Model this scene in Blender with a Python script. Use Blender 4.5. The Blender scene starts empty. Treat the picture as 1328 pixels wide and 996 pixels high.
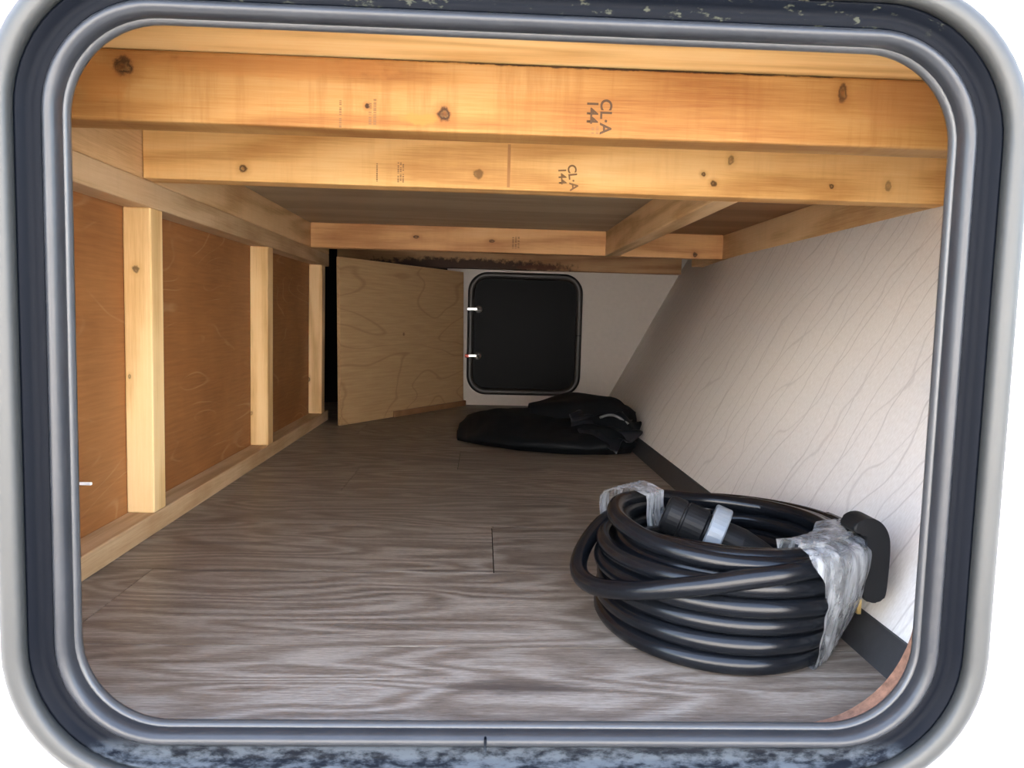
import bpy, bmesh, math, random
from mathutils import Vector, Matrix, noise
random.seed(4)
SC = bpy.context.scene
COL = SC.collection

# ------------------------------------------------------------------ camera
PITCH, YAW, ROLL = 0.08452, 0.04061, 0.02631
CAM_Z = 0.32                                     # floor of the compartment is z = 0
fw = Vector((math.sin(YAW)*math.cos(PITCH), math.cos(YAW)*math.cos(PITCH), -math.sin(PITCH)))
rt0 = Vector((math.cos(YAW), -math.sin(YAW), 0)); up0 = rt0.cross(fw)
rt = rt0*math.cos(ROLL) + up0*math.sin(ROLL); up = -rt0*math.sin(ROLL) + up0*math.cos(ROLL)
cam = bpy.data.objects.new('camera', bpy.data.cameras.new('camera')); COL.objects.link(cam)
cam.matrix_world = Matrix(((rt.x, up.x, -fw.x, 0), (rt.y, up.y, -fw.y, 0), (rt.z, up.z, -fw.z, CAM_Z), (0, 0, 0, 1)))
cam.data.sensor_width = 36.0; cam.data.lens = 1000/1328*36; cam.data.clip_start = 0.02
SC.camera = cam

# ------------------------------------------------------------------ sky, sun, exposure
w = bpy.data.worlds.new('sky'); SC.world = w; w.use_nodes = True
nt = w.node_tree; bg = nt.nodes['Background']
sky = nt.nodes.new('ShaderNodeTexSky'); sky.sky_type = 'NISHITA'; sky.sun_disc = False
sky.sun_elevation = math.radians(42); sky.sun_rotation = math.radians(-31)
sky.air_density = 1.0; sky.dust_density = 3.0; sky.ozone_density = 1.0
hz = nt.nodes.new('ShaderNodeHueSaturation'); hz.inputs['Saturation'].default_value = 0.8     # hazy, pale daylight
nt.links.new(sky.outputs[0], hz.inputs['Color']); nt.links.new(hz.outputs[0], bg.inputs[0]); bg.inputs[1].default_value = 0.55
sl = bpy.data.lights.new('sun', 'SUN'); sl.energy = 7.0; sl.angle = math.radians(0.6); sl.color = (1, .97, .92)
sun = bpy.data.objects.new('sun', sl); COL.objects.link(sun)
sd = Vector((-0.45, 0.75, 0.80)).normalized()     # towards the sun: left, a little behind the trailer
sun.rotation_euler = sd.to_track_quat('Z', 'Y').to_euler()
SC.view_settings.view_transform = 'Standard'; SC.view_settings.look = 'None'
SC.view_settings.gamma = 1.0; SC.view_settings.use_curve_mapping = False
SC.view_settings.exposure = 1.95

# ------------------------------------------------------------------ material helpers
class NT:
    def __init__(s, name):
        s.m = bpy.data.materials.new(name); s.m.use_nodes = True
        s.t = s.m.node_tree; s.b = s.t.nodes['Principled BSDF']
    def n(s, kind, **kw):
        o = s.t.nodes.new(kind)
        for k, v in kw.items(): setattr(o, k, v)
        return o
    def l(s, a, b): s.t.links.new(a, b)
    def put(s, sock, v):
        if hasattr(v, 'is_linked') or hasattr(v, 'links'): s.l(v, sock)
        else: sock.default_value = v
    def math(s, op, a, b=0.0, c=0.0):
        o = s.n('ShaderNodeMath', operation=op)
        for i, v in enumerate((a, b, c)): s.put(o.inputs[i], v)
        return o.outputs[0]
    def vec(s, op, a, b=(0, 0, 0)):
        o = s.n('ShaderNodeVectorMath', operation=op)
        s.put(o.inputs[0], a); s.put(o.inputs[1], b)
        return o.outputs['Value'] if op in ('LENGTH', 'DISTANCE', 'DOT_PRODUCT') else o.outputs[0]
    def noise(s, v, scale, detail=3, rough=.5, dist=0.0):
        o = s.n('ShaderNodeTexNoise'); s.l(v, o.inputs['Vector'])
        o.inputs['Scale'].default_value = scale; o.inputs['Detail'].default_value = detail
        o.inputs['Roughness'].default_value = rough; o.inputs['Distortion'].default_value = dist
        return o.outputs[0]
    def ramp(s, f, pts):
        o = s.n('ShaderNodeValToRGB'); s.l(f, o.inputs[0]); e = o.color_ramp.elements
        while len(e) < len(pts): e.new(0.5)
        for q, (p, c) in zip(e, pts):
            q.position = p; q.color = (*c, 1) if len(c) == 3 else c
        return o.outputs[0]
    def step(s, f, a, b):                        # smooth 0..1 between a and b
        o = s.n('ShaderNodeMapRange', interpolation_type='SMOOTHSTEP'); s.l(f, o.inputs[0])
        o.inputs[1].default_value = a; o.inputs[2].default_value = b
        return o.outputs[0]
    def mix(s, f, a, b, mode='MIX'):
        o = s.n('ShaderNodeMix', data_type='RGBA', blend_type=mode)
        s.put(o.inputs[0], f)
        for i, v in ((6, a), (7, b)):
            if isinstance(v, tuple): o.inputs[i].default_value = (*v[:3], 1)
            else: s.l(v, o.inputs[i])
        return o.outputs[2]
    def bump(s, h, strength=.2, dist=.002):
        o = s.n('ShaderNodeBump'); o.inputs['Strength'].default_value = strength; o.inputs['Distance'].default_value = dist
        s.l(h, o.inputs['Height']); s.l(o.outputs[0], s.b.inputs['Normal'])
    def base(s, v):
        if isinstance(v, tuple): s.b.inputs['Base Color'].default_value = (*v, 1)
        else: s.l(v, s.b.inputs['Base Color'])
    def set(s, rough=.5, metal=0, spec=.5):
        s.b.inputs['Roughness'].default_value = rough; s.b.inputs['Metallic'].default_value = metal
        s.b.inputs['Specular IOR Level'].default_value = spec
    def pos(s):
        return s.n('ShaderNodeNewGeometry').outputs['Position']
    def obj(s):
        return s.n('ShaderNodeTexCoord').outputs['Object']
    def rnd(s):
        return s.n('ShaderNodeObjectInfo').outputs['Random']

def plain(name, col, rough=.5, metal=0, spec=.5, speck=0.0, sscale=60, bump=0):
    k = NT(name); k.set(rough, metal, spec)
    n = k.noise(k.obj(), sscale, 4, .6)
    d = tuple(c*(1-speck) for c in col); u = tuple(min(1, c*(1+speck)) for c in col)
    k.base(k.ramp(n, [(.3, d), (.7, u)]))
    if bump: k.bump(n, bump, .001)
    return k.m

def wood(name, light, mid, dark, axis='X', knots=(), saw=0.0, contour=38, coarse=3.2, stains_gaps=(), rough=.62, local=False, gapcol=None):
    """sawn softwood: contour-line growth rings, fibres, knots (world u, v, radius) and stains"""
    k = NT(name); k.set(rough, 0, .35)
    p = k.obj() if local else k.pos()
    r = k.math('MULTIPLY', k.rnd(), 17.0)
    cmb = k.n('ShaderNodeCombineXYZ')
    for i in range(3): k.l(r, cmb.inputs[i])
    q = k.vec('ADD', p, cmb.outputs[0])
    st = {'X': (.12, 1, 1), 'Y': (1, .12, 1), 'Z': (1, 1, .12)}[axis]
    fine = {'X': (.03, 1, 1), 'Y': (1, .03, 1), 'Z': (1, 1, .03)}[axis]
    n1 = k.noise(k.vec('MULTIPLY', q, st), coarse*3, 2, .45, .3)
    rings = k.math('MULTIPLY_ADD', k.math('SINE', k.math('MULTIPLY', n1, contour)), .5, .5)
    fib = k.noise(k.vec('MULTIPLY', q, fine), 260, 4, .6)
    blot = k.noise(k.vec('MULTIPLY', q, (1, 1, 1)), 9, 3, .55)
    fib2 = k.noise(k.vec('MULTIPLY', q, fine), 900, 3, .6)
    f = k.math('ADD', k.math('MULTIPLY', rings, .30), k.math('ADD', k.math('MULTIPLY', k.math('ADD', fib, fib2), .32), k.math('MULTIPLY', blot, .34)))
    c = k.ramp(f, [(.30, light), (.58, mid), (.92, dark)])
    sx = k.n('ShaderNodeSeparateXYZ'); k.l(p, sx.inputs[0])
    ua, va = {'X': (0, 2), 'Y': (1, 2), 'Z': (0, 2)}[axis]
    U, V = sx.outputs[ua], sx.outputs[va]
    if saw:                                       # faint cross-cut saw marks and resin mottling
        sm = {'X': (1, .0, .09), 'Y': (.0, 1, .09), 'Z': (.1, .1, 1)}[axis]
        s1 = k.noise(k.vec('MULTIPLY', p, sm), 55, 4, .65)
        c = k.mix(k.math('MULTIPLY', k.step(s1, .46, .72), saw), c, dark)
    wob = k.math('MULTIPLY', k.math('SUBTRACT', k.noise(p, 120, 4, .7), .5), 1.7)
    rim = k.noise(p, 70, 2, .5)
    for kn in knots:
        ku, kv, kr = kn[:3]; asp = kn[3] if len(kn) > 3 else 1.0; dk = kn[4] if len(kn) > 4 else 1.0
        du = k.math('DIVIDE', k.math('SUBTRACT', U, ku), kr*asp); dv = k.math('DIVIDE', k.math('SUBTRACT', V, kv), kr)
        d = k.math('SQRT', k.math('ADD', k.math('MULTIPLY', du, du), k.math('MULTIPLY', dv, dv)))
        d = k.math('ADD', d, wob)
        halo = k.math('MULTIPLY', k.math('SUBTRACT', 1.0, k.step(d, .8, 3.0)), .5*dk)
        c = k.mix(halo, c, dark)
        ring = k.math('MULTIPLY', k.math('SUBTRACT', 1.0, k.step(d, .7, 1.3)), dk)
        core = k.ramp(d, [(.15, tuple(x*.75 for x in dark)), (.45, tuple(x*.42 for x in mid)), (.7, tuple(x*.16 for x in dark)), (.95, tuple(x*.30 for x in dark))])
        inner = k.mix(k.step(rim, .42, .62), core, tuple(x*.22 for x in dark))
        c = k.mix(ring, c, inner)
    for (u0, v0, ru, rv, col, amt) in stains_gaps:
        du = k.math('DIVIDE', k.math('SUBTRACT', U, u0), ru); dv = k.math('DIVIDE', k.math('SUBTRACT', V, v0), rv)
        d = k.math('SQRT', k.math('ADD', k.math('MULTIPLY', du, du), k.math('MULTIPLY', dv, dv)))
        d = k.math('ADD', d, k.math('MULTIPLY', k.math('SUBTRACT', k.noise(p, 60, 4, .65), .5), 1.6))
        c = k.mix(k.math('MULTIPLY', k.math('SUBTRACT', 1.0, k.step(d, .6, 1.1)), amt), c, col)
    k.base(c); k.bump(fib, .25, .0008)
    return k.m

def floor_mat():
    k = NT('plank_vinyl'); k.set(.42, 0, .45)
    p = k.pos(); r = k.math('MULTIPLY', k.rnd(), 23.0)
    cmb = k.n('ShaderNodeCombineXYZ')
    for i in range(3): k.l(r, cmb.inputs[i])
    q = k.vec('ADD', p, cmb.outputs[0])
    n1 = k.noise(k.vec('MULTIPLY', q, (.22, 1, 1)), 9.5, 2, .45, .35)
    rings = k.math('MULTIPLY_ADD', k.math('SINE', k.math('MULTIPLY', n1, 80)), .5, .5)
    fib = k.noise(k.vec('MULTIPLY', q, (.05, 1, 1)), 330, 5, .7)
    pore = k.noise(k.vec('MULTIPLY', q, (.10, 1, 1)), 900, 3, .7)
    mid = k.noise(k.vec('MULTIPLY', q, (.16, 1, 1)), 26, 5, .62)
    f = k.math('ADD', k.math('MULTIPLY', rings, .19), k.math('ADD', k.math('MULTIPLY', k.math('ADD', fib, pore), .52), k.math('MULTIPLY', mid, .34)))
    c = k.ramp(f, [(.52, (.078, .056, .041)), (.76, (.186, .150, .119)), (.98, (.330, .292, .248))])
    tone = k.math('MULTIPLY_ADD', k.rnd(), .16, .93)
    hsv = k.n('ShaderNodeHueSaturation'); k.l(c, hsv.inputs['Color']); k.l(tone, hsv.inputs['Value'])
    c = hsv.outputs[0]
    sx = k.n('ShaderNodeSeparateXYZ'); k.l(p, sx.inputs[0])
    nn = k.math('MULTIPLY', k.math('SUBTRACT', k.noise(k.vec('MULTIPLY', p, (.25, 1, 1)), 60, 4, .65), .5), 1.9)
    for (x, y, rx, ry, a) in ((.035, .645, .075, .016, .75), (-.30, .945, .11, .006, .7), (-.02, .955, .09, .004, .6), (-.36, 1.06, .09, .014, .6),
                              (.10, 1.30, .12, .01, .5), (-.1, 1.72, .2, .02, .5), (.25, 1.5, .12, .015, .4)):
        du = k.math('DIVIDE', k.math('SUBTRACT', sx.outputs[0], x), rx); dv = k.math('DIVIDE', k.math('SUBTRACT', sx.outputs[1], y), ry)
        d = k.math('ADD', k.math('SQRT', k.math('ADD', k.math('MULTIPLY', du, du), k.math('MULTIPLY', dv, dv))), nn)
        c = k.mix(k.math('MULTIPLY', k.math('SUBTRACT', 1.0, k.step(d, .35, 1.1)), a), c, (.055, .042, .036))
    k.base(c); k.bump(fib, .18, .0006)
    return k.m

def wallpaper_mat():
    k = NT('wavy_wallpaper'); k.set(.5, 0, .4)
    p = k.pos(); sx = k.n('ShaderNodeSeparateXYZ'); k.l(p, sx.inputs[0])
    cm = k.n('ShaderNodeCombineXYZ'); k.l(sx.outputs[1], cm.inputs[0]); k.l(sx.outputs[2], cm.inputs[1])
    uv = cm.outputs[0]
    out = None
    for sc_, ph, tilt, fr, amp in ((1.0, 0.0, .16, 112, 6.0), (1.0, 3.7, .30, 66, 6.5)):
        w1 = k.noise(k.vec('ADD', uv, (ph, ph*.3, 0)), 5.0, 1, .4)
        w2 = k.noise(k.vec('ADD', uv, (ph+5, ph*.3, 0)), 15, 1, .5)
        t = k.math('ADD', k.math('MULTIPLY', sx.outputs[1], fr), k.math('MULTIPLY', sx.outputs[2], fr*tilt))
        t = k.math('ADD', t, k.math('ADD', k.math('MULTIPLY', w1, amp*2.2), k.math('MULTIPLY', w2, amp*.5)))
        s = k.math('ABSOLUTE', k.math('SINE', k.math('MULTIPLY', t, .5)))
        ln = k.math('SUBTRACT', 1.0, k.step(s, .0, .13))
        out = ln if out is None else k.math('MAXIMUM', out, k.math('MULTIPLY', ln, .7))
    weave = k.noise(k.vec('MULTIPLY', uv, (1, .35, 1)), 420, 3, .6)
    base = k.ramp(weave, [(.3, (.71, .68, .64)), (.7, (.82, .80, .77))])
    c = k.mix(k.math('MULTIPLY', out, .42), base, (.36, .33, .31))
    k.base(c); k.bump(weave, .12, .0006)
    return k.m

def luan_mat():
    k = NT('luan_panel'); k.set(.55, 0, .35)
    p = k.pos(); n1 = k.noise(k.vec('MULTIPLY', p, (1, .30, 1)), 6.5, 2, .4, .25)
    ring = k.math('ABSOLUTE', k.math('SINE', k.math('MULTIPLY', n1, 46)))
    fib = k.noise(k.vec('MULTIPLY', p, (1, .05, 1)), 210, 4, .6)
    blot = k.noise(p, 8, 3, .5)
    f = k.math('ADD', k.math('MULTIPLY', fib, .5), k.math('MULTIPLY', blot, .5))
    c = k.ramp(f, [(.3, (.23, .088, .026)), (.7, (.40, .178, .060))])
    brk = k.step(k.noise(k.vec('MULTIPLY', p, (1, .5, 1)), 12, 3, .5), .46, .66)
    ln = k.math('MULTIPLY', k.math('MULTIPLY', k.math('SUBTRACT', 1.0, k.step(ring, 0, .30)), brk), .36)
    c = k.mix(ln, c, (.60, .40, .22))
    k.base(c); k.bump(fib, .2, .0006)
    return k.m

def birch_mat():
    k = NT('birch_plywood'); k.set(.5, 0, .35)
    p = k.obj(); n1 = k.noise(k.vec('MULTIPLY', p, (.30, 1, 1)), 4.6, 2, .42, .3)
    s = k.math('ABSOLUTE', k.math('SINE', k.math('MULTIPLY', n1, 30)))
    ln = k.math('SUBTRACT', 1.0, k.step(s, 0, .22))
    fib = k.noise(k.vec('MULTIPLY', p, (.05, 1, 1)), 160, 4, .6)
    c = k.ramp(fib, [(.3, (.48, .30, .145)), (.7, (.60, .40, .205))])
    c = k.mix(k.math('MULTIPLY', ln, .42), c, (.30, .165, .065))
    d = k.vec('DISTANCE', p, (-.03, -.005, .02))
    c = k.mix(k.math('SUBTRACT', 1.0, k.step(d, .004, .010)), c, (.2, .1, .04))
    k.base(c)
    return k.m

def film_mat():
    k = NT('stretch_film'); k.set(.28, 0, .6)
    p = k.obj()
    st = k.noise(k.vec('MULTIPLY', p, (1, 1, .16)), 85, 5, .65, .4)
    k.base((.40, .42, .44))
    a = k.ramp(st, [(.30, (.16,)*3), (.50, (.42,)*3), (.68, (.92,)*3)])
    bw = k.n('ShaderNodeRGBToBW'); k.l(a, bw.inputs[0]); k.l(bw.outputs[0], k.b.inputs['Alpha'])
    k.bump(st, .6, .003)
    return k.m

def channel_mat():
    k = NT('black_rubber_channel'); k.set(.45, 0, .06)
    p = k.pos(); sx = k.n('ShaderNodeSeparateXYZ'); k.l(p, sx.inputs[0])
    low = k.math('SUBTRACT', 1.0, k.step(sx.outputs[2], -.010, .004))          # bottom run paler: sky reflection painted in as blue-grey, plus dust mottling
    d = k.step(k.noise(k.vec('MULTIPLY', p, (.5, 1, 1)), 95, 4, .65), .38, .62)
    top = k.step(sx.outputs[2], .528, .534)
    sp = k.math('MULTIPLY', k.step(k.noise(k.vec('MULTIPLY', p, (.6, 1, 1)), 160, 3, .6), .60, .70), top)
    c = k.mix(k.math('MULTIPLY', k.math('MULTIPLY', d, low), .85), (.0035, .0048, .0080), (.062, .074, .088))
    k.base(k.mix(k.math('MULTIPLY', sp, .6), c, (.08, .085, .06)))
    return k.m

def nylon_mat():
    k = NT('black_nylon'); k.set(.6, 0, .16)
    n = k.noise(k.obj(), 26, 4, .6); k.base((.005, .0065, .0085)); k.bump(n, .25, .004)
    return k.m

def lining_mat():
    k = NT('navy_coated_lining'); k.set(.34, 0, .5)
    n = k.noise(k.obj(), 30, 3, .6); k.base((.006, .009, .015)); k.bump(n, .3, .004)
    return k.m

M = dict(
    lining=lining_mat(),
    strap=plain('grey_webbing', (.10, .11, .12), .35),
    pine_orange=wood('pine_front', (.50, .30, .115), (.43, .222, .066), (.25, .09, .017), 'X',
        knots=((-.339, .544, .0085, 1.15), (-.041, .511, .006), (.342, .545, .0085, .5, .85), (-.113, .516, .0022)), saw=.38,
        stains_gaps=((-.36, .530, .03, .02, (.40, .16, .035), .55), (-.065, .506, .02, .006, (.50, .20, .04), .7), (-.2, .55, .13, .012, (.44, .19, .05), .45),
                (.14, .5605, .26, .0028, (.03, .015, .008), .95), (-.12, .5607, .12, .0015, (.05, .02, .01), .8), (.40, .54, .05, .03, (.42, .18, .06), .4))),  # near-black pair paints in the dark gap under the header
    pine_second=wood('pine_second', (.86, .56, .24), (.79, .46, .165), (.52, .24, .06), 'X',
        knots=((-.326, .512, .005), (-.01, .515, .006, 1.0, .7), (.337, .545, .006, .7, .7), (.315, .513, .004), (.48, .515, .0035), (.30, .525, .003), (.56, .518, .007, .6, .6)), saw=.18),
    pine_far=wood('pine_far', (.80, .49, .24), (.72, .40, .17), (.46, .2, .07), 'X', knots=((.02, .525, .004, 2.2), (-.18, .53, .004, 2.0), (.57, .505, .006)), saw=.1),
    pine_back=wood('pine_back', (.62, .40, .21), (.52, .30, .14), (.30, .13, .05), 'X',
        stains_gaps=((-.08, .505, .40, .028, (.035, .012, .006), .95), (.20, .505, .09, .010, (.10, .03, .01), .9))),
    pine_header=wood('pine_header', (.92, .65, .30), (.86, .55, .22), (.62, .34, .11), 'X'),
    pine_y=wood('pine_lengthwise', (.82, .58, .33), (.74, .49, .25), (.48, .27, .11), 'Y', saw=.1),
    pine_plate=wood('pine_plate', (.72, .53, .33), (.62, .43, .245), (.40, .24, .11), 'Y', saw=.1),
    pine_stud=wood('pine_stud', (.93, .70, .38), (.88, .62, .30), (.62, .36, .13), 'Z',
        knots=((-.482, .375, .0050, .9, .9), (-.493, .225, .0030, .6, .8)), contour=26),
    pine_stud_b=wood('pine_stud_plain', (.93, .68, .37), (.87, .60, .29), (.60, .34, .12), 'Z', knots=((-.497, .10, .004, .6, .7),), contour=30),
    pine_stud_c=wood('pine_stud_far', (.95, .68, .38), (.90, .61, .31), (.62, .36, .14), 'Z', knots=((-.499, .13, .007, .6, 1.0),), contour=30),
    floor=floor_mat(), wallpaper=wallpaper_mat(), luan=luan_mat(), birch=birch_mat(), film=film_mat(), nylon=nylon_mat(),
    ceil_ply=wood('ceiling_plywood', (.58, .46, .31), (.50, .39, .26), (.38, .28, .17), 'X', contour=14),
    ceil_brown=wood('ceiling_brown', (.46, .27, .14), (.39, .21, .10), (.26, .13, .055), 'X', contour=14),
    base=plain('dark_baseboard', (.040, .040, .042), .5, speck=.15),
    backwall=plain('offwhite_panel', (.62, .56, .50), .6, speck=.03),
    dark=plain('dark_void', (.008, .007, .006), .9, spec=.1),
    hatch_black=plain('black_insulation_panel', (.003, .0035, .004), .5, spec=.12),
    hatch_frame=plain('black_plastic_frame', (.028, .026, .024), .4),
    chrome=plain('chrome', (.75, .75, .74), .32, 1.0),
    red=plain('red_plastic', (.75, .12, .08), .4),
    seal=plain('grey_vinyl_seal', (.026, .028, .032), .30, spec=.42, speck=.12, sscale=25),
    channel=channel_mat(),
    flange=plain('grey_painted_flange', (.040, .041, .039), .42, spec=.5, speck=.04, sscale=12),
    lip=plain('dark_inner_lip', (.05, .052, .055), .3, spec=.6),
    siding=plain('white_siding', (.80, .81, .82), .35, speck=.02),
    cut=plain('raw_cut_wood', (.20, .105, .068), .85, speck=.45, sscale=120),
    cable=plain('black_cable_jacket', (.005, .006, .008), .24, spec=.36, speck=.1),
    rubber=plain('matte_black_rubber', (.009, .0095, .0105), .5, spec=.2, speck=.1),
    brass=plain('brass', (.78, .55, .22), .28, 1.0),
    clear=plain('frosted_grey_plastic', (.21, .24, .27), .3, spec=.5),
    ink=plain('brown_stamp_ink', (.085, .045, .02), .8),
    ink_soft=plain('faded_stamp_ink', (.22, .115, .045), .8),
    line=plain('brown_marking_line', (.44, .21, .07), .8),
    white=plain('white_plastic', (.9, .9, .9), .4),
    bounce=plain('pale_bounce', (.78, .765, .74), .9, speck=.04, sscale=5),
    ground=plain('pale_gravel', (.42, .385, .34), .9, speck=.2, sscale=3),
)

# ------------------------------------------------------------------ mesh helpers
def link(name, bm, mat, parent=None, loc=None, smooth=False, rot=None):
    """bm in world coordinates (or local when rot is given); origin moved to the middle of the bounds"""
    vs = [v.co for v in bm.verts]
    if loc is None:
        loc = Vector([(min(c[i] for c in vs)+max(c[i] for c in vs))/2 for i in range(3)])
        bmesh.ops.translate(bm, verts=bm.verts, vec=-loc)
    bmesh.ops.recalc_face_normals(bm, faces=bm.faces)
    me = bpy.data.meshes.new(name); bm.to_mesh(me); bm.free()
    if mat: me.materials.append(mat)
    if smooth:
        for f in me.polygons: f.use_smooth = True
    o = bpy.data.objects.new(name, me); COL.objects.link(o)
    if parent:
        o.parent = parent; loc = Vector(loc) - Vector(parent.get('_w', (0, 0, 0)))
    o.location = loc
    if rot is not None: o.rotation_euler = rot
    o['_w'] = tuple(Vector(o.location) + (Vector(parent['_w']) if parent else Vector()))
    return o

def empty(name, loc):
    o = bpy.data.objects.new(name, None); COL.objects.link(o); o.location = loc; o['_w'] = tuple(loc)
    o.empty_display_size = .05
    return o

def tag(o, label, cat=None, group=None, kind=None):
    o['label'] = label
    if cat: o['category'] = cat
    if group: o['group'] = group
    if kind: o['kind'] = kind
    return o

def bx(bm, x0, x1, y0, y1, z0, z1, bev=0.0):
    r = bmesh.ops.create_cube(bm, size=1.0); vs = r['verts']
    for v in vs:
        v.co = Vector(((x0+x1)/2 + v.co.x*(x1-x0), (y0+y1)/2 + v.co.y*(y1-y0), (z0+z1)/2 + v.co.z*(z1-z0)))
    if bev:
        es = list({e for v in vs for e in v.link_edges})
        bmesh.ops.bevel(bm, geom=es, offset=bev, segments=2, profile=.5, affect='EDGES')

def box(name, x0, x1, y0, y1, z0, z1, mat, parent=None, bev=.0015):
    bm = bmesh.new(); bx(bm, x0, x1, y0, y1, z0, z1, bev)
    return link(name, bm, mat, parent)

def rrect(x0, x1, z0, z1, r, seg=14):
    """closed rounded rectangle in XZ, corner radii r = float or (BL, BR, TR, TL); list of (x, z)"""
    if not isinstance(r, tuple): r = (r,)*4
    pts = []
    for (cx, cz, a0, q) in ((x0+r[0], z0+r[0], 180, r[0]), (x1-r[1], z0+r[1], 270, r[1]), (x1-r[2], z1-r[2], 0, r[2]), (x0+r[3], z1-r[3], 90, r[3])):
        for i in range(seg+1):
            a = math.radians(a0 + 90*i/seg); pts.append((cx + q*math.cos(a), cz + q*math.sin(a)))
    return pts

def ring_sweep(rect, prof, r0, close=True):
    """sweep a profile [(outward offset, y)] round a rounded rectangle"""
    x0, x1, z0, z1 = rect; bm = bmesh.new(); loops = []
    for (o, y) in prof:
        rr = r0 if isinstance(r0, tuple) else (r0,)*4
        pts = rrect(x0-o, x1+o, z0-o, z1+o, tuple(max(.004, q+o) for q in rr))
        loops.append([bm.verts.new((px, y, pz)) for px, pz in pts])
    n = len(loops[0]); L = len(loops)
    for i in range(L if close else L-1):
        a, b = loops[i], loops[(i+1) % L]
        for j in range(n): bm.faces.new((a[j], a[(j+1) % n], b[(j+1) % n], b[j]))
    return bm

def tube(bm, pts, rad, seg=12, cap=True):
    pts = [Vector(p) for p in pts]; rings = []; N = len(pts)
    t0 = (pts[1]-pts[0]).normalized(); nrm = t0.orthogonal().normalized()
    for i, p in enumerate(pts):
        t = (pts[min(i+1, N-1)] - pts[max(i-1, 0)]).normalized()
        nrm = (nrm - t*nrm.dot(t)).normalized(); b = t.cross(nrm)
        rr = rad[i] if isinstance(rad, (list, tuple)) else rad
        rings.append([bm.verts.new(p + (nrm*math.cos(2*math.pi*k/seg) + b*math.sin(2*math.pi*k/seg))*rr) for k in range(seg)])
    for a, b in zip(rings, rings[1:]):
        for k in range(seg): bm.faces.new((a[k], a[(k+1) % seg], b[(k+1) % seg], b[k]))
    if cap:
        bm.faces.new(rings[0]); bm.faces.new(list(reversed(rings[-1])))
    return rings

def lathe(bm, prof, seg=32, mat=None):
    """profile [(radius, h)] round local Z, then transformed by mat"""
    loops = []
    for r, h in prof:
        loops.append([bm.verts.new((r*math.cos(2*math.pi*k/seg), r*math.sin(2*math.pi*k/seg), h)) for k in range(seg)])
    for a, b in zip(loops, loops[1:]):
        for k in range(seg): bm.faces.new((a[k], a[(k+1) % seg], b[(k+1) % seg], b[k]))
    bm.faces.new(list(reversed(loops[0]))); bm.faces.new(loops[-1])
    if mat is not None: bmesh.ops.transform(bm, matrix=mat, verts=bm.verts)

def prism(pts, y0, y1, bev=0):
    """outline [(x, z)] extruded along Y"""
    bm = bmesh.new()
    a = [bm.verts.new((x, y0, z)) for x, z in pts]; b = [bm.verts.new((x, y1, z)) for x, z in pts]
    bm.faces.new(a); bm.faces.new(list(reversed(b)))
    for i in range(len(pts)):
        j = (i+1) % len(pts); bm.faces.new((a[i], b[i], b[j], a[j]))
    if bev:
        es = [e for e in bm.edges if abs(e.verts[0].co.y - e.verts[1].co.y) < 1e-6]
        bmesh.ops.bevel(bm, geom=es, offset=bev, segments=2, profile=.5, affect='EDGES')
    return bm

# ------------------------------------------------------------------ the setting
Y0, YF = 0.575, 2.83          # inner face of the near wall, face of the far wall
ZJ, ZC = 0.495, 0.560         # underside of the joists, ceiling
XL, XP = -0.46, -0.50         # face of the left studs, left panelling

ground = box('ground', -9, 9, -12, 8, -.95, -.80, M['ground'], None, 0)
tag(ground, 'sunlit pale gravel ground outside the trailer', kind='structure')

bounce = box('wall_bounce', -7, 7, -5.3, -5.0, -.80, 2.6, M['bounce'], None, 0)  # unseen wall added to bounce sunlight into the compartment
tag(bounce, 'unseen pale wall added behind the camera to bounce light in', kind='structure')

OPEN = (-.295, .343, .009, .520); RAD = .066
# near wall with the rounded cut-out
def holed_wall(name, big, y0, y1, hole, rad, mat, parent=None):
    bm = bmesh.new(); x0, x1, z0, z1 = big
    pts = rrect(*hole, rad); n = len(pts)
    outer = []
    cx, cz = (hole[0]+hole[1])/2, (hole[2]+hole[3])/2
    for (x, z) in pts:                            # push every hole point out to the big rectangle
        sx_, sz_ = (x-cx), (z-cz)
        k = min((x1-cx)/sx_ if sx_ > 1e-9 else ((x0-cx)/sx_ if sx_ < -1e-9 else 1e9), (z1-cz)/sz_ if sz_ > 1e-9 else ((z0-cz)/sz_ if sz_ < -1e-9 else 1e9))
        outer.append((cx+sx_*k, cz+sz_*k))
    for ci, (ax, az) in enumerate(((x0, z0), (x1, z0), (x1, z1), (x0, z1))):    # snap nearest to the corners
        j = min(range(n), key=lambda i: (outer[i][0]-ax)**2+(outer[i][1]-az)**2); outer[j] = (ax, az)
    L = [[bm.verts.new((x, y, z)) for x, z in q] for q, y in ((pts, y0), (outer, y0), (outer, y1), (pts, y1))]
    for i in range(4):
        a, b = L[i], L[(i+1) % 4]
        for j in range(n): bm.faces.new((a[j], a[(j+1) % n], b[(j+1) % n], b[j]))
    return link(name, bm, mat, parent)
HO = .030
wf = holed_wall('wall_front', (-3.2, 3.2, -.42, 2.1), .556, .575, (OPEN[0]-HO, OPEN[1]+HO, OPEN[2]-HO, OPEN[3]+HO), RAD+HO, M['siding'])
tag(wf, 'glossy white outer siding around the hatch opening', kind='structure')
bm = ring_sweep((OPEN[0]-.016, OPEN[1]+.011, OPEN[2]-.0105, OPEN[3]+.016), [(0, .5765), (0, .590), (.03, .590), (.03, .5765)], (.05, .097, .05, .05))
tag(link('cutout_edge', bm, M['cut'], wf), 'raw reddish wooden edge of the cut-out')

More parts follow.
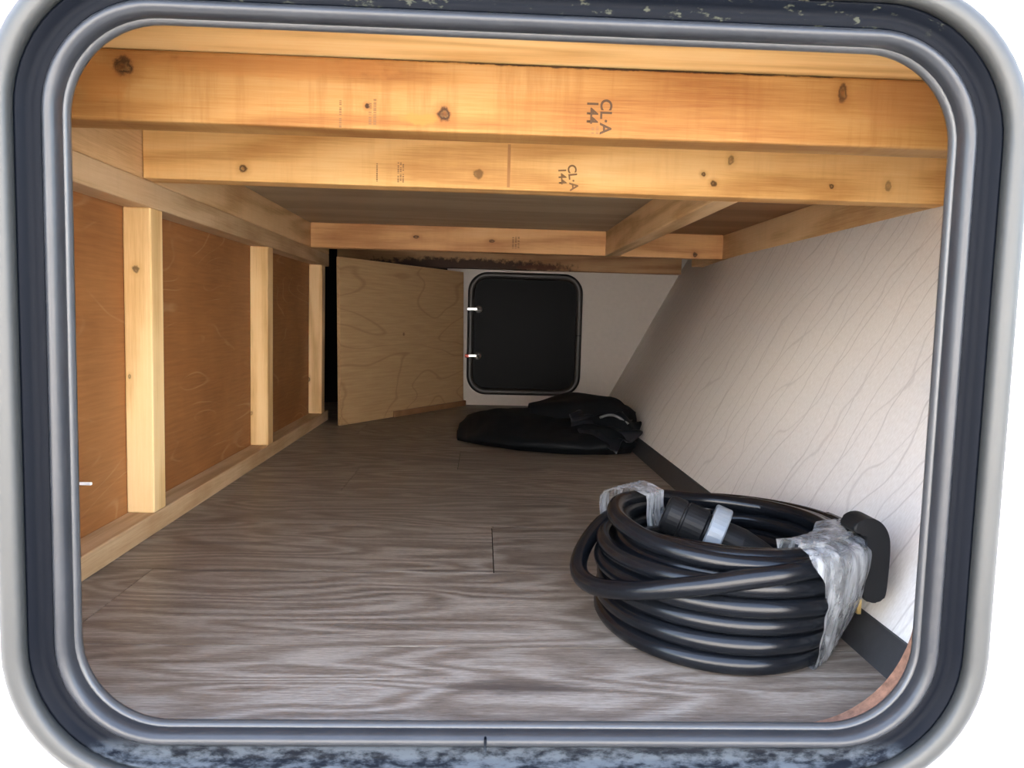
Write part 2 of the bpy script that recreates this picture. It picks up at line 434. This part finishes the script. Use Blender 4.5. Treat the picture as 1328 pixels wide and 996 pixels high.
# hatch frame: lip, bead, channel, flange
d1 = empty('door_1', ((OPEN[0]+OPEN[1])/2, .56, OPEN[2]))
tag(d1, 'grey and black rounded frame of the open storage hatch', kind='structure')
link('inner_lip', ring_sweep(OPEN, [(.000, .574), (-.0008, .571), (0, .568), (.0022, .5655), (.006, .570), (.006, .574)], RAD), M['lip'], d1, smooth=True)
bead = [(.0020, .568)]
for i in range(9):
    a = math.radians(200 - 170*i/8); bead.append((.0072 + .0056*math.cos(a), .562 - .0085*max(0, math.sin(a)) + (.004 if math.sin(a) < 0 else 0)))
bead += [(.0128, .568)]
tag(link('seal_bead', ring_sweep(OPEN, bead, RAD), M['seal'], d1, smooth=True), 'smooth grey vinyl weather seal bead')
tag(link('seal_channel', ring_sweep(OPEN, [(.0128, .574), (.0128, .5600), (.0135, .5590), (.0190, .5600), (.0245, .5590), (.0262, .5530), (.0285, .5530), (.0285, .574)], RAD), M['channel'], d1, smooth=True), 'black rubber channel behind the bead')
tag(link('flange', ring_sweep(OPEN, [(.0285, .5555), (.0280, .5480), (.0290, .5440), (.0315, .5425), (.037, .5420), (.042, .5440), (.0450, .5490), (.0460, .5555)], RAD), M['flange'], d1, smooth=True), 'grey painted metal flange')
bm = bmesh.new(); bx(bm, .0085, .0105, .5520, .566, OPEN[2]-.0135, OPEN[2]-.0030, .0008)
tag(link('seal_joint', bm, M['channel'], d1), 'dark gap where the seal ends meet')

# floor and its planks
fl = box('floor', -.80, .76, .574, 2.86, -.06, -.0035, M['dark'], None, 0)
tag(fl, 'brown grey wood-look plank floor of the compartment', kind='structure')
rows = [.508 + .22*i for i in range(12)]
joints = {0: None, 1: -.40, 2: .022, 3: .30, 4: -.25, 5: -.045, 6: .20, 7: -.33, 8: .1, 9: -.15, 10: .25}
for i, (a, b) in enumerate(zip(rows, rows[1:])):
    ya, yb = max(a, .576), min(b, 2.85); j = joints.get(i)
    for (xa, xb) in ([(-.78, j), (j, .75)] if j is not None else [(-.78, .75)]):
        g = .0006
        box('plank', xa+g, xb-g, ya+g, yb-g, -.0036, 0, M['floor'], fl, 0)

# left framed wall
wl = empty('wall_left', (XP, 1.45, 0)); tag(wl, 'open stud wall with brown panelling on the left', kind='structure')
box('bottom_plate', XP, XL, Y0, 2.34, 0, .030, M['pine_plate'], wl, .002)
box('top_plate', XP, XL, Y0, 2.34, .460, ZJ, M['pine_plate'], wl, .002)
for y, sm_ in ((1.100, 'pine_stud'), (1.686, 'pine_stud_b'), (2.25, 'pine_stud_c')):
    box('stud', XP+.0005, XL-.001, y, y+.040, .030, .460, M[sm_], wl, .002)
for ya, yb in ((Y0, 1.119), (1.121, 1.705), (1.707, 2.335)):
    box('panel', XP-.006, XP, ya, yb, -.003, ZC, M['luan'], wl, 0)
# recess behind the last stud
wr = empty('wall_recess', (-.75, 2.6, 0)); tag(wr, 'recess past the last stud, its shade painted as near-black panels', kind='structure')
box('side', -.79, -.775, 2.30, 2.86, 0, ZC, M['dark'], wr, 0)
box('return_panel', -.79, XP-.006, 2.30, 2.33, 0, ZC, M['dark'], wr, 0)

box('recess_shade', -.775, -.13, 2.812, 2.8285, 0, .494, M['dark'], wr, 0)  # near-black sheet before the back wall, painting in the gap's shade
box('recess_shade', -.775, -.522, 2.812, 2.8285, .4941, ZC-.001, M['dark'], wr, 0)
# back wall
wb = box('wall_back', -.79, .90, YF, YF+.03, -.01, .60, M['backwall'], None, 0)
tag(wb, 'plain off-white back panel around the far hatch', kind='structure')

# sloping right wall, bending outward past the joist
def wall_x(y, z):
    t = min(1, max(0, (y-1.98)/.85)); return .383 + .535*z + .070*(t*t*(3-2*t)*.4 + t*.6)
bm = bmesh.new(); ys = [Y0, .8, 1.1, 1.4, 1.7, 1.9, 1.98, 2.06, 2.15, 2.3, 2.5, 2.7, YF+.01]; zs = [-.02, .1, .2, .3, .4, .5, .62]
gf = [[bm.verts.new((wall_x(y, z), y, z)) for z in zs] for y in ys]
gb = [[bm.verts.new((wall_x(y, z)+.015, y, z)) for z in zs] for y in ys]
for g in (gf, gb):
    for i in range(len(ys)-1):
        for j in range(len(zs)-1): bm.faces.new((g[i][j], g[i+1][j], g[i+1][j+1], g[i][j+1]))
for j in range(len(zs)-1):
    for i in (0, len(ys)-1): bm.faces.new((gf[i][j], gf[i][j+1], gb[i][j+1], gb[i][j]))
for i in range(len(ys)-1):
    for j in (0, len(zs)-1): bm.faces.new((gf[i][j], gf[i+1][j], gb[i+1][j], gb[i][j]))
wr_ = link('wall_right', bm, M['wallpaper']); tag(wr_, 'sloping off-white wall with a wavy line pattern', kind='structure')
# baseboard
bm = bmesh.new(); prof = [(0, 0.0), (-.0045, 0.0), (-.0045, .029), (-.003, .031), (0, .031)]
loops = []
ysb = [Y0] + ys[1:]; 
for y in ysb:
    yy = min(y, YF-.001)
    loops.append([bm.verts.new((wall_x(yy, z)+dx-.0006, yy, z)) for dx, z in prof])
for a, b in zip(loops, loops[1:]):
    for k in range(len(prof)): bm.faces.new((a[k], a[(k+1) % len(prof)], b[(k+1) % len(prof)], b[k]))
bm.faces.new(loops[0]); bm.faces.new(list(reversed(loops[-1])))
bb = link('baseboard_right', bm, M['base']); tag(bb, 'dark grey flat baseboard strip along the sloping wall', kind='structure')

# ceiling
ce = empty('ceiling', (0, 1.8, ZC)); tag(ce, 'unfinished plywood ceiling above the joists', kind='structure')
box('ceiling_panel', -.79, .355, .79, 2.86, ZC, ZC+.012, M['ceil_ply'], ce, 0)
tag(box('ceiling_panel', .356, .95, .79, 2.86, ZC, ZC+.012, M['ceil_brown'], ce, 0), 'browner ceiling panel')
box('roof_deck', -.85, .99, .574, 2.88, .60, .62, M['dark'], ce, 0)

# far hatch
XA, XB, ZA, ZB = -.054, .366, .039, .487
d2 = empty('door_2', ((XA+XB)/2, YF, ZA)); tag(d2, 'closed black hatch in the far wall', kind='structure')
FR = (XA+.026, XB-.026, ZA+.026, ZB-.026)
link('hatch_frame', ring_sweep(FR, [(0, YF-.004), (.003, YF-.010), (.012, YF-.014), (.020, YF-.014), (.0245, YF-.010), (.026, YF-.0005), (0, YF-.0005)], .046), M['hatch_frame'], d2, smooth=True)
bm = prism(rrect(FR[0]-.001, FR[1]+.001, FR[2]-.001, FR[3]+.001, .046), YF-.005, YF-.0006, 0)
tag(link('hatch_panel', bm, M['hatch_black'], d2), 'matte black insulated panel')
bm = bmesh.new(); bx(bm, XB-.024, XB-.004, YF-.0155, YF-.010, .262, .266, 0)
link('frame_joint', bm, M['hatch_black'], d2)
for z, red in ((.351, False), (.182, True)):
    bm = bmesh.new(); lathe(bm, [(.004, 0), (.0115, 0), (.0135, .003), (.0135, .014), (.011, .018), (.004, .019)], 20, Matrix.Translation((-.014, YF-.005, z)) @ Matrix.Rotation(math.radians(90), 4, 'X'))
    la = link('latch', bm, M['chrome'], d2, smooth=True)
    bm = bmesh.new(); bx(bm, -.053 if red else -.056, -.016, YF-.026, YF-.021, z-.0055, z+.0055, .002)
    link('latch_arm', bm, M['chrome'], la)
    bm = bmesh.new(); lathe(bm, [(.002, 0), (.0055, 0), (.006, .002), (.005, .006), (.002, .0065)], 12, Matrix.Translation((-.014, YF-.024, z)) @ Matrix.Rotation(math.radians(90), 4, 'X'))
    link('latch_screw', bm, M['hatch_frame'], la)
    if red:
        bm = bmesh.new(); bx(bm, -.060, -.046, YF-.029, YF-.020, z-.007, z+.006, .003)
        tag(link('latch_tip', bm, M['red'], la), 'red latch tip')

# ------------------------------------------------------------------ ceiling timbers
G = 'timbers of the ceiling frame'
def timber(x0, x1, y0, y1, z0, z1, mat, label, name='ceiling_joist', bev=.0022):
    o = box(name, x0, x1, y0, y1, z0, z1, mat, None, bev); tag(o, label, 'beam', G); return o
hd = timber(-.56, .72, .592, .789, .5610, .598, M['pine_header'], 'pale flat header board directly above the hatch opening', 'header_board')
b1 = timber(-.497, .668, .752, .792, ZJ, .5605, M['pine_orange'], 'orange pine beam nearest the opening, stamped and with dark knots', bev=.003)
b2 = timber(XL+.0005, .664, 1.072, 1.110, ZJ, ZC, M['pine_second'], 'pine beam second from the opening, with a thin vertical pencil line')
b3 = timber(XL+.0005, .646, 2.085, 2.123, ZJ, ZC, M['pine_far'], 'reddish pine cross beam in front of the far hatch')
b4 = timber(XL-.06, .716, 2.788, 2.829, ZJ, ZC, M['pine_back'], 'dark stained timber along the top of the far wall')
jl = timber(XP, XL, .794, 2.34, ZJ, ZC, M['pine_y'], 'lengthwise joist on top of the left stud wall')
jm = timber(.326, .364, 1.111, 2.084, ZJ, ZC-.0005, M['pine_y'], 'short lengthwise joist in the middle between two cross beams')
jr = timber(.6465, .684, 1.111, 2.40, ZJ, ZC, M['pine_y'], 'lengthwise joist along the top of the sloping wall')

def text_mesh(name, s, size, mat, parent, x, z, y, rot_deg=90):
    """flat ink lettering on a face that looks towards -Y; rot_deg turns it clockwise"""
    cu = bpy.data.curves.new(name, 'FONT'); cu.body = s; cu.size = size; cu.align_x = 'CENTER'; cu.align_y = 'CENTER'; cu.offset = size*.022
    tmp = bpy.data.objects.new('tmp', cu); COL.objects.link(tmp)
    dg = bpy.context.evaluated_depsgraph_get(); me = bpy.data.meshes.new_from_object(tmp.evaluated_get(dg))
    bpy.data.objects.remove(tmp); bpy.data.curves.remove(cu)
    me.name = name; a = math.radians(-rot_deg)
    for v in me.vertices:
        px, py = v.co.x, v.co.y
        v.co = Vector((px*math.cos(a) - py*math.sin(a), 0, px*math.sin(a) + py*math.cos(a)))
    me.materials.clear(); me.materials.append(mat)
    o = bpy.data.objects.new(name, me); COL.objects.link(o); o.parent = parent
    o.location = Vector((x, y, z)) - Vector(parent['_w'])
    return o
def smudge_lines(parent, x, z, y, w_, h_, rows_, mat, seed):
    """an unreadable column of tiny stamp print: little ink dashes"""
    rr = random.Random(seed); bm = bmesh.new(); zz = z + h_/2
    while zz > z - h_/2:
        dh = rr.uniform(.0006, .0016)
        for c in range(rows_):
            xc = x + (c - (rows_-1)/2)*w_/rows_
            if rr.random() < .82:
                ww = w_/rows_*.62
                vs = [bm.verts.new((xc+sx*ww/2, y, zz + sz*dh/2)) for sx, sz in ((-1, -1), (1, -1), (1, 1), (-1, 1))]; bm.faces.new(vs)
        zz -= dh + .0007
    return link('stamp', bm, mat, parent)
yb1 = .752 - .0004
text_mesh('stamp', 'CL·A', .0155, M['ink'], b1, .113, .5145, yb1)
text_mesh('stamp', '144', .0150, M['ink'], b1, .1000, .5185, yb1)
smudge_lines(b1, .1035, .5010, yb1, .009, .008, 2, M['ink_soft'], 1)
smudge_lines(b1, -.108, .510, yb1, .009, .024, 2, M['ink_soft'], 2)
smudge_lines(b1, -.138, .508, yb1, .0035, .024, 1, M['ink_soft'], 3)
yb2 = 1.072 - .0004
text_mesh('stamp', 'CL·A', .0165, M['ink_soft'], b2, .119, .5145, yb2, 82)
text_mesh('stamp', '144', .0150, M['ink_soft'], b2, .1045, .5160, yb2, 86)
smudge_lines(b2, -.115, .513, yb2, .010, .026, 3, M['ink_soft'], 5)
smudge_lines(b2, -.147, .513, yb2, .003, .026, 1, M['ink_soft'], 6)
bm = bmesh.new(); bx(bm, .0295, .0335, yb2-.0002, yb2+.001, .4985, .556, 0); tag(link('pencil_line', bm, M['line'], b2), 'vertical brown marking line')
smudge_lines(b3, .085, .522, 2.085-.0004, .022, .032, 3, M['ink_soft'], 8)

# ------------------------------------------------------------------ leaning plywood sheet
A = Vector((-.402, 2.215, 0)); B = Vector((-.066, 2.795, 0)); Lp = (B-A).length; ang = math.atan2(B.y-A.y, B.x-A.x)
pw = empty('plywood_sheet', A); tag(pw, 'pale plywood sheet standing on edge at an angle beside the far hatch', 'plywood')
bm = bmesh.new(); bx(bm, -Lp/2, Lp/2, 0, .012, -.2405, .2405, .001)
mid = (A+B)/2 + Vector((0, 0, .2415))
s = link('sheet', bm, M['birch'], pw, loc=mid, rot=(0, 0, ang)); s.rotation_euler = (math.radians(-1.2), 0, ang)
bm = bmesh.new(); bx(bm, -.19, .24, -.014, -.001, -.0095, .0095, .0015)
s = link('batten', bm, M['ceil_brown'], pw, loc=(A+B)/2 + Vector((.05, .09, .0100)), rot=(0, 0, ang))
tag(s, 'thin brown batten along the foot of the sheet')

# ------------------------------------------------------------------ black cloth bag by the far wall
def bag():
    root = empty('cloth_bag', (.18, 2.0, 0)); tag(root, 'crumpled black nylon bag lying on the floor below the far hatch', 'bag')
    # stations along the length: x, y centre, half width in y, height
    ST = [(-.060, 2.03, .012, .020), (-.055, 2.03, .050, .042), (-.03, 2.03, .085, .062), (.03, 2.01, .125, .074), (.10, 1.99, .16, .082), (.17, 1.985, .185, .090),
          (.24, 1.985, .20, .100), (.30, 1.99, .20, .108), (.35, 1.99, .185, .104), (.385, 1.99, .165, .092), (.405, 1.985, .150, .080)]
    def at(t):
        f = t*(len(ST)-1); i = min(int(f), len(ST)-2); u = f-i; u = u*u*(3-2*u)*.5 + u*.5
        return [a+(b-a)*u for a, b in zip(ST[i], ST[i+1])]
    bm = bmesh.new(); NU, NV = 110, 72; rings = []
    for i in range(NU+1):
        t = i/NU; x, cy, hw, ht = at(t); ring = []
        for j in range(NV):
            a = 2*math.pi*j/NV; ca, sa = math.cos(a), math.sin(a)
            yy = hw*math.copysign(abs(ca)**.8, ca); zz = ht*.5 + ht*.5*math.copysign(abs(sa)**.75, sa)
            zz *= .40 + .60*math.sin((yy/hw*.5+.5)*math.pi*.62 + .12)      # fuller at the back
            k = min(1, t*7)*(max(0, sa+.35))**.7
            p = Vector((x*9, yy*9, zz*5))
            cr = min(1, max(.25, (t-.35)*2.2)); fold = noise.noise(p*.7)*.016 + cr*(abs(noise.noise(p*1.8+Vector((3, 1, 0))))*.022 - .007)
            ridge = math.sin(x*70 + 4*noise.noise(Vector((x*5, yy*5, 1))) + yy*34)*.0060*min(1, max(0, (t-.5)*3))
            fan = math.atan2(yy+.05, x-.17); m_ = min(1, max(0, (x-.20)*9))*min(1, max(0, (.12-yy)*8))
            ridge += m_*(abs(math.sin(fan*7.5 + 1.6*noise.noise(Vector((x*7, yy*7, 3)))))**.7 - .55)*.020
            zz = max(.001 + .0004*(j % 2), zz + k*(fold + ridge) if sa > -.35 else zz*.25)
            xx = x + noise.noise(Vector((yy*10, zz*10, t*4)))*.018*min(1, t*4)
            yb = cy + yy + noise.noise(Vector((x*12, zz*8, 5)))*.014
            xx = min(xx, .383 + .535*zz - .016)
            ring.append(bm.verts.new((xx, yb, zz)))
        rings.append(ring)
    for a, b in zip(rings, rings[1:]):
        for j in range(NV): bm.faces.new((a[j], a[(j+1) % NV], b[(j+1) % NV], b[j]))
    bm.faces.new(rings[0])
    # mouth: the cloth turns back into the bag
    last = rings[-1]; cen = sum((v.co for v in last), Vector())/NV
    for dx, sc_ in ((-.012, .86), (-.05, .70), (-.11, .52), (-.15, .2)):
        new = [bm.verts.new(Vector((v.co.x+dx, cen.y+(v.co.y-cen.y)*sc_, cen.z+(v.co.z-cen.z)*sc_))) for v in rings[-1]]
        for j in range(NV): bm.faces.new((last[j], last[(j+1) % NV], new[(j+1) % NV], new[j]))
        last = new
    bm.faces.new(list(reversed(last)))
    link('bag_body', bm, M['nylon'], root, smooth=True)
    # top flap lying over the mouth side
    bm = bmesh.new(); NA, NB = 48, 30; g = []
    for i in range(NA+1):
        u = i/NA; row = []
        for j in range(NB+1):
            v = j/NB; x = .13 + .265*u; y = 2.0 + (v-.5)*(.13+.16*math.sin(min(1, u*1.25)*math.pi*.62)) + .05
            z = .096 + .026*math.sin(u*2.6) + .008*noise.noise(Vector((u*3, v*3, 2))) + .004*math.sin(u*6+v*9+2*noise.noise(Vector((u*2, v*2, 7))))
            z -= .055*(abs(v-.5)*2)**3 + .035*max(0, u-.8)*4*(1-v)
            x = min(x, .383+.535*z-.02)
            row.append(bm.verts.new((x, y, z)))
        g.append(row)
    for i in range(NA):
        for j in range(NB): bm.faces.new((g[i][j], g[i+1][j], g[i+1][j+1], g[i][j+1]))
    f = link('flap', bm, M['nylon'], root, smooth=True); md = f.modifiers.new('thick', 'SOLIDIFY'); md.thickness = .002
    # pleated coated lining fanning out of the open mouth
    bm = bmesh.new(); NR, NT_ = 26, 90; g = []
    for i in range(NR+1):
        u = i/NR; row = []
        for j in range(NT_+1):
            v = j/NT_; th = math.radians(-52 + 104*v); rad = .012 + (.158 + .03*noise.noise(Vector((v*5, 0, 4))))*u
            x = .215 + rad*math.cos(th); y = 1.895 + rad*.95*math.sin(th)
            pl_ = abs(math.sin(v*15 + 1.2*noise.noise(Vector((v*3, u*2, 1)))))**.8 - .5
            z = .046 + .040*v + .022*u*v - .026*u*u*(1-v) + .017*pl_*u**.8*(1.15-.5*v) + .004*noise.noise(Vector((u*6, v*9, 8)))
            z = max(.006, z); x = min(x, .383+.535*z-.012)
            row.append(bm.verts.new((x, y, z)))
        g.append(row)
    for i in range(NR):
        for j in range(NT_): bm.faces.new((g[i][j], g[i+1][j], g[i+1][j+1], g[i][j+1]))
    f = link('lining', bm, M['lining'], root, smooth=True); md = f.modifiers.new('thick', 'SOLIDIFY'); md.thickness = .0012
    tag(f, 'shiny dark lining folded out of the bag mouth')
    bm = bmesh.new(); pts = []
    for i in range(21):
        u = i/20; pts.append((.295 + .070*u, 1.870 + .015*math.sin(u*3), .084 + .012*math.sin(u*3.1) - .016*u))
    tube(bm, pts, .0035, 8)
    tag(link('strap', bm, M['strap'], root, smooth=True), 'narrow shiny strap')
bag()

# ------------------------------------------------------------------ coiled power cord
def cord():
    root = empty('power_cord', (.27, .815, 0)); tag(root, 'thick black power cord wound in a coil on the floor by the sloping wall', 'cord')
    R = .0093; DZ = .0180; CY, RY = .810, .137; XLc = .139
    def ring(z, inset=0.0):
        xr = min(.397, .383 + .535*z - .0215) - inset; xl = XLc + inset
        return (xl+xr)/2, (xr-xl)/2, RY - inset
    def sm(t): return t*t*(3-2*t)
    seq = []                                      # per turn: (z, inset)
    for i in range(5): seq.append((R+.0003 + DZ*i, .002*((i*7) % 3 - 1) if i else 0))
    for i in range(5, -1, -1): seq.append((R+.0003 + DZ*i + (.003 if i else 0), .0195 + .0015*((i*5) % 3 - 1)))
    for i in range(0, 4): seq.append((R+.0003 + DZ*i + .002*i*.5, .040))
    pts = []; SEG = 72
    for k, (z, ins) in enumerate(seq):
        zn, inn = seq[min(k+1, len(seq)-1)]
        for s_ in range(SEG):
            t = s_/SEG; phi = math.radians(105) + 2*math.pi*t
            u = sm(min(1, max(0, (t-.86)/.14)))
            zz = z+(zn-z)*u; ii = ins+(inn-ins)*u
            cx, rx, ry = ring(zz, ii)
            pts.append((cx+rx*math.cos(phi), CY+ry*math.sin(phi), zz))
    # loose loops on top: (angle deg, radius, z)
    LO = [(105, .096, .0640), (150, .098, .078), (190, .102, .094), (230, .106, .1010), (270, .108, .1010), (320, .108, .1010), (370, .108, .1010), (420, .108, .1015), (455, .112, .1040),
          (485, .119, .1110), (520, .125, .1150), (550, .127, .1110), (580, .124, .1020), (615, .126, .0985), (655, .130, .0985), (700, .128, .0990), (750, .127, .0995), (800, .128, .1005),
          (840, .134, .1000), (868, .146, .0880), (890, .160, .0640), (905, .1680, .0530), (920, .1680, .0530), (938, .161, .0640), (958, .153, .0800), (980, .146, .0940), (1005, .138, .1010), (1040, .131, .1030), (1075, .126, .1030), (1100, .120, .1020)]
    def interp(L, a):
        for p, q in zip(L, L[1:]):
            if p[0] <= a <= q[0]:
                u = (a-p[0])/(q[0]-p[0]); u = u*.35 + sm(u)*.65
                return p[1]+(q[1]-p[1])*u, p[2]+(q[2]-p[2])*u
    top = []
    a = 106
    while a <= 1100:
        r_, z = interp(LO, a); ph = math.radians(a)
        x = .277 + r_*1.02*math.cos(ph); x = min(x, .398)
        top.append(Vector((x, CY + r_*math.sin(ph), z))); a += 5
    for _ in range(3):                            # relax the loose part
        top = [top[0]] + [(top[i-1]+top[i]*2+top[i+1])/4 for i in range(1, len(top)-1)] + [top[-1]]
    pts += [tuple(p) for p in top]
    bm = bmesh.new(); tube(bm, pts, R, 12)
    link('cable', bm, M['cable'], root, smooth=True)

    # connector lying inside the coil, with a frosted cap
    P0, P1 = Vector((.222, .850, .102)), Vector((.318, .815, .066)); ax = (P1-P0).normalized()
    m = Matrix.Translation(P0) @ ax.to_track_quat('Z', 'Y').to_matrix().to_4x4(); L = (P1-P0).length
    bm = bmesh.new(); lathe(bm, [(.015, -.012), (.0205, -.010), (.022, -.006), (.022, .008), (.0205, .009), (.0205, .011), (.022, .012), (.022, .034), (.019, .036), (.0195, L*.72), (.016, L*.9), (.0105, L+.01)], 32, m)
    cn = link('connector', bm, M['rubber'], root, smooth=False)
    tag(cn, 'round black connector lying inside the coil')
    bm = bmesh.new(); lathe(bm, [(.0200, .0385), (.0310, .0385), (.0325, .040), (.0325, .0555), (.0310, .057), (.0200, .057)], 40, m)
    tag(link('locking_ring', bm, M['clear'], cn), 'frosted grey plastic ring')
    # plug standing between coil and wall
    def pl(x, z): return (x, z)
    Yp = .722; T = .015
    out = [(x_-.011, z_) for x_, z_ in [(.381, .058), (.398, .056), (.4035, .060), (.4055, .070), (.4065, .112), (.4035, .126), (.396, .136), (.386, .140), (.376, .138), (.368, .130), (.372, .123), (.380, .1255), (.3835, .120), (.3835, .112), (.381, .104)]]
    for _ in range(2):
        out = [q for (a_, b_) in zip(out, out[1:]+out[:1]) for q in ((a_[0]*.75+b_[0]*.25, a_[1]*.75+b_[1]*.25), (a_[0]*.25+b_[0]*.75, a_[1]*.25+b_[1]*.75))]
    bm = prism(out, Yp-T, Yp+T, .0022)
    pg = link('plug', bm, M['rubber'], root); tag(pg, 'black plug with a looped grip against the wall')
    for (x0, x1, z0, z1) in ((.3725, .3765, .041, .060), ):
        b_ = bmesh.new(); bx(b_, x0, x1, Yp-.004, Yp+.004, z0, z1, .0006); link('prong', b_, M['brass'], pg)
    b_ = bmesh.new(); bx(b_, .3640, .3710, Yp-.012, Yp-.006, .1035, .1075, .0006); link('prong', b_, M['brass'], pg)
    # stretch film bands
    def band(a0, a1, zt, ins, seed, skew, zb=-.0, rin=.045):
        bm = bmesh.new(); NA, NB = 26, 64; rows_ = []
        for i in range(NA+1):
            row = []
            for j in range(NB):
                v = j/NB                          # runs round the bundle section: outside up, over the top, down inside
                if v < .42: rr, z = 0.0128, zb + (zt-zb)*(v/.42)
                elif v < .58: q = (v-.42)/.16; rr, z = .0128 - (.0128+rin)*q, zt + .006*math.sin(q*math.pi)
                else: q = (v-.58)/.42; rr, z = -rin, zt - (zt-zb)*q
                z = max(z, .0008)
                # rounded shoulders
                sh = max(0, (z-(zt-.012))/.012) if rr > 0 else 0
                rr -= .006*sh*sh
                a_ = a0 + (a1-a0)*i/NA + skew*(z/zt)*(1-i/NA) + 2.5*noise.noise(Vector((v*14, seed, i//NA)))*(1 if i in (0, NA) else 0)
                ph = math.radians(a_)
                cx, rx, ry = ring(min(z, .1))
                up_ = sm(min(1, max(0, (z-.055)/.045))); rx += .005*up_; ry += .005*up_
                wr = .0012*noise.noise(Vector((i*.5, v*5, seed))) + .0012*math.sin(i*1.7 + 4*noise.noise(Vector((v*2, i*.1, seed))))
                rr += wr
                x = cx+(rx+rr)*math.cos(ph); x = min(x, .383+.535*z-.006)
                row.append(bm.verts.new((x, CY+(ry+rr)*math.sin(ph), z + wr*.4)))
            rows_.append(row)
        for p, q in zip(rows_, rows_[1:]):
            for j in range(NB): bm.faces.new((p[j], p[(j+1) % NB], q[(j+1) % NB], q[j]))
        return link('film_wrap', bm, M['film'], root, smooth=True)
    tag(band(-58, -18, .116, 0, 3, -20), 'clear crinkled film wrap on the near right of the coil')
    tag(band(120, 147, .121, 0, 9, 2), 'clear crinkled film wrap on the back left of the coil')
cord()

# small white clip on the left panelling
bm = bmesh.new(); bx(bm, XP, XP+.017, .968, .972, .0985, .1025, .0012)
tag(link('plastic_clip', bm, M['white']), 'tiny white plastic clip on the brown left panel near the frame', 'clip')

for o in bpy.data.objects:
    if '_w' in o: del o['_w']
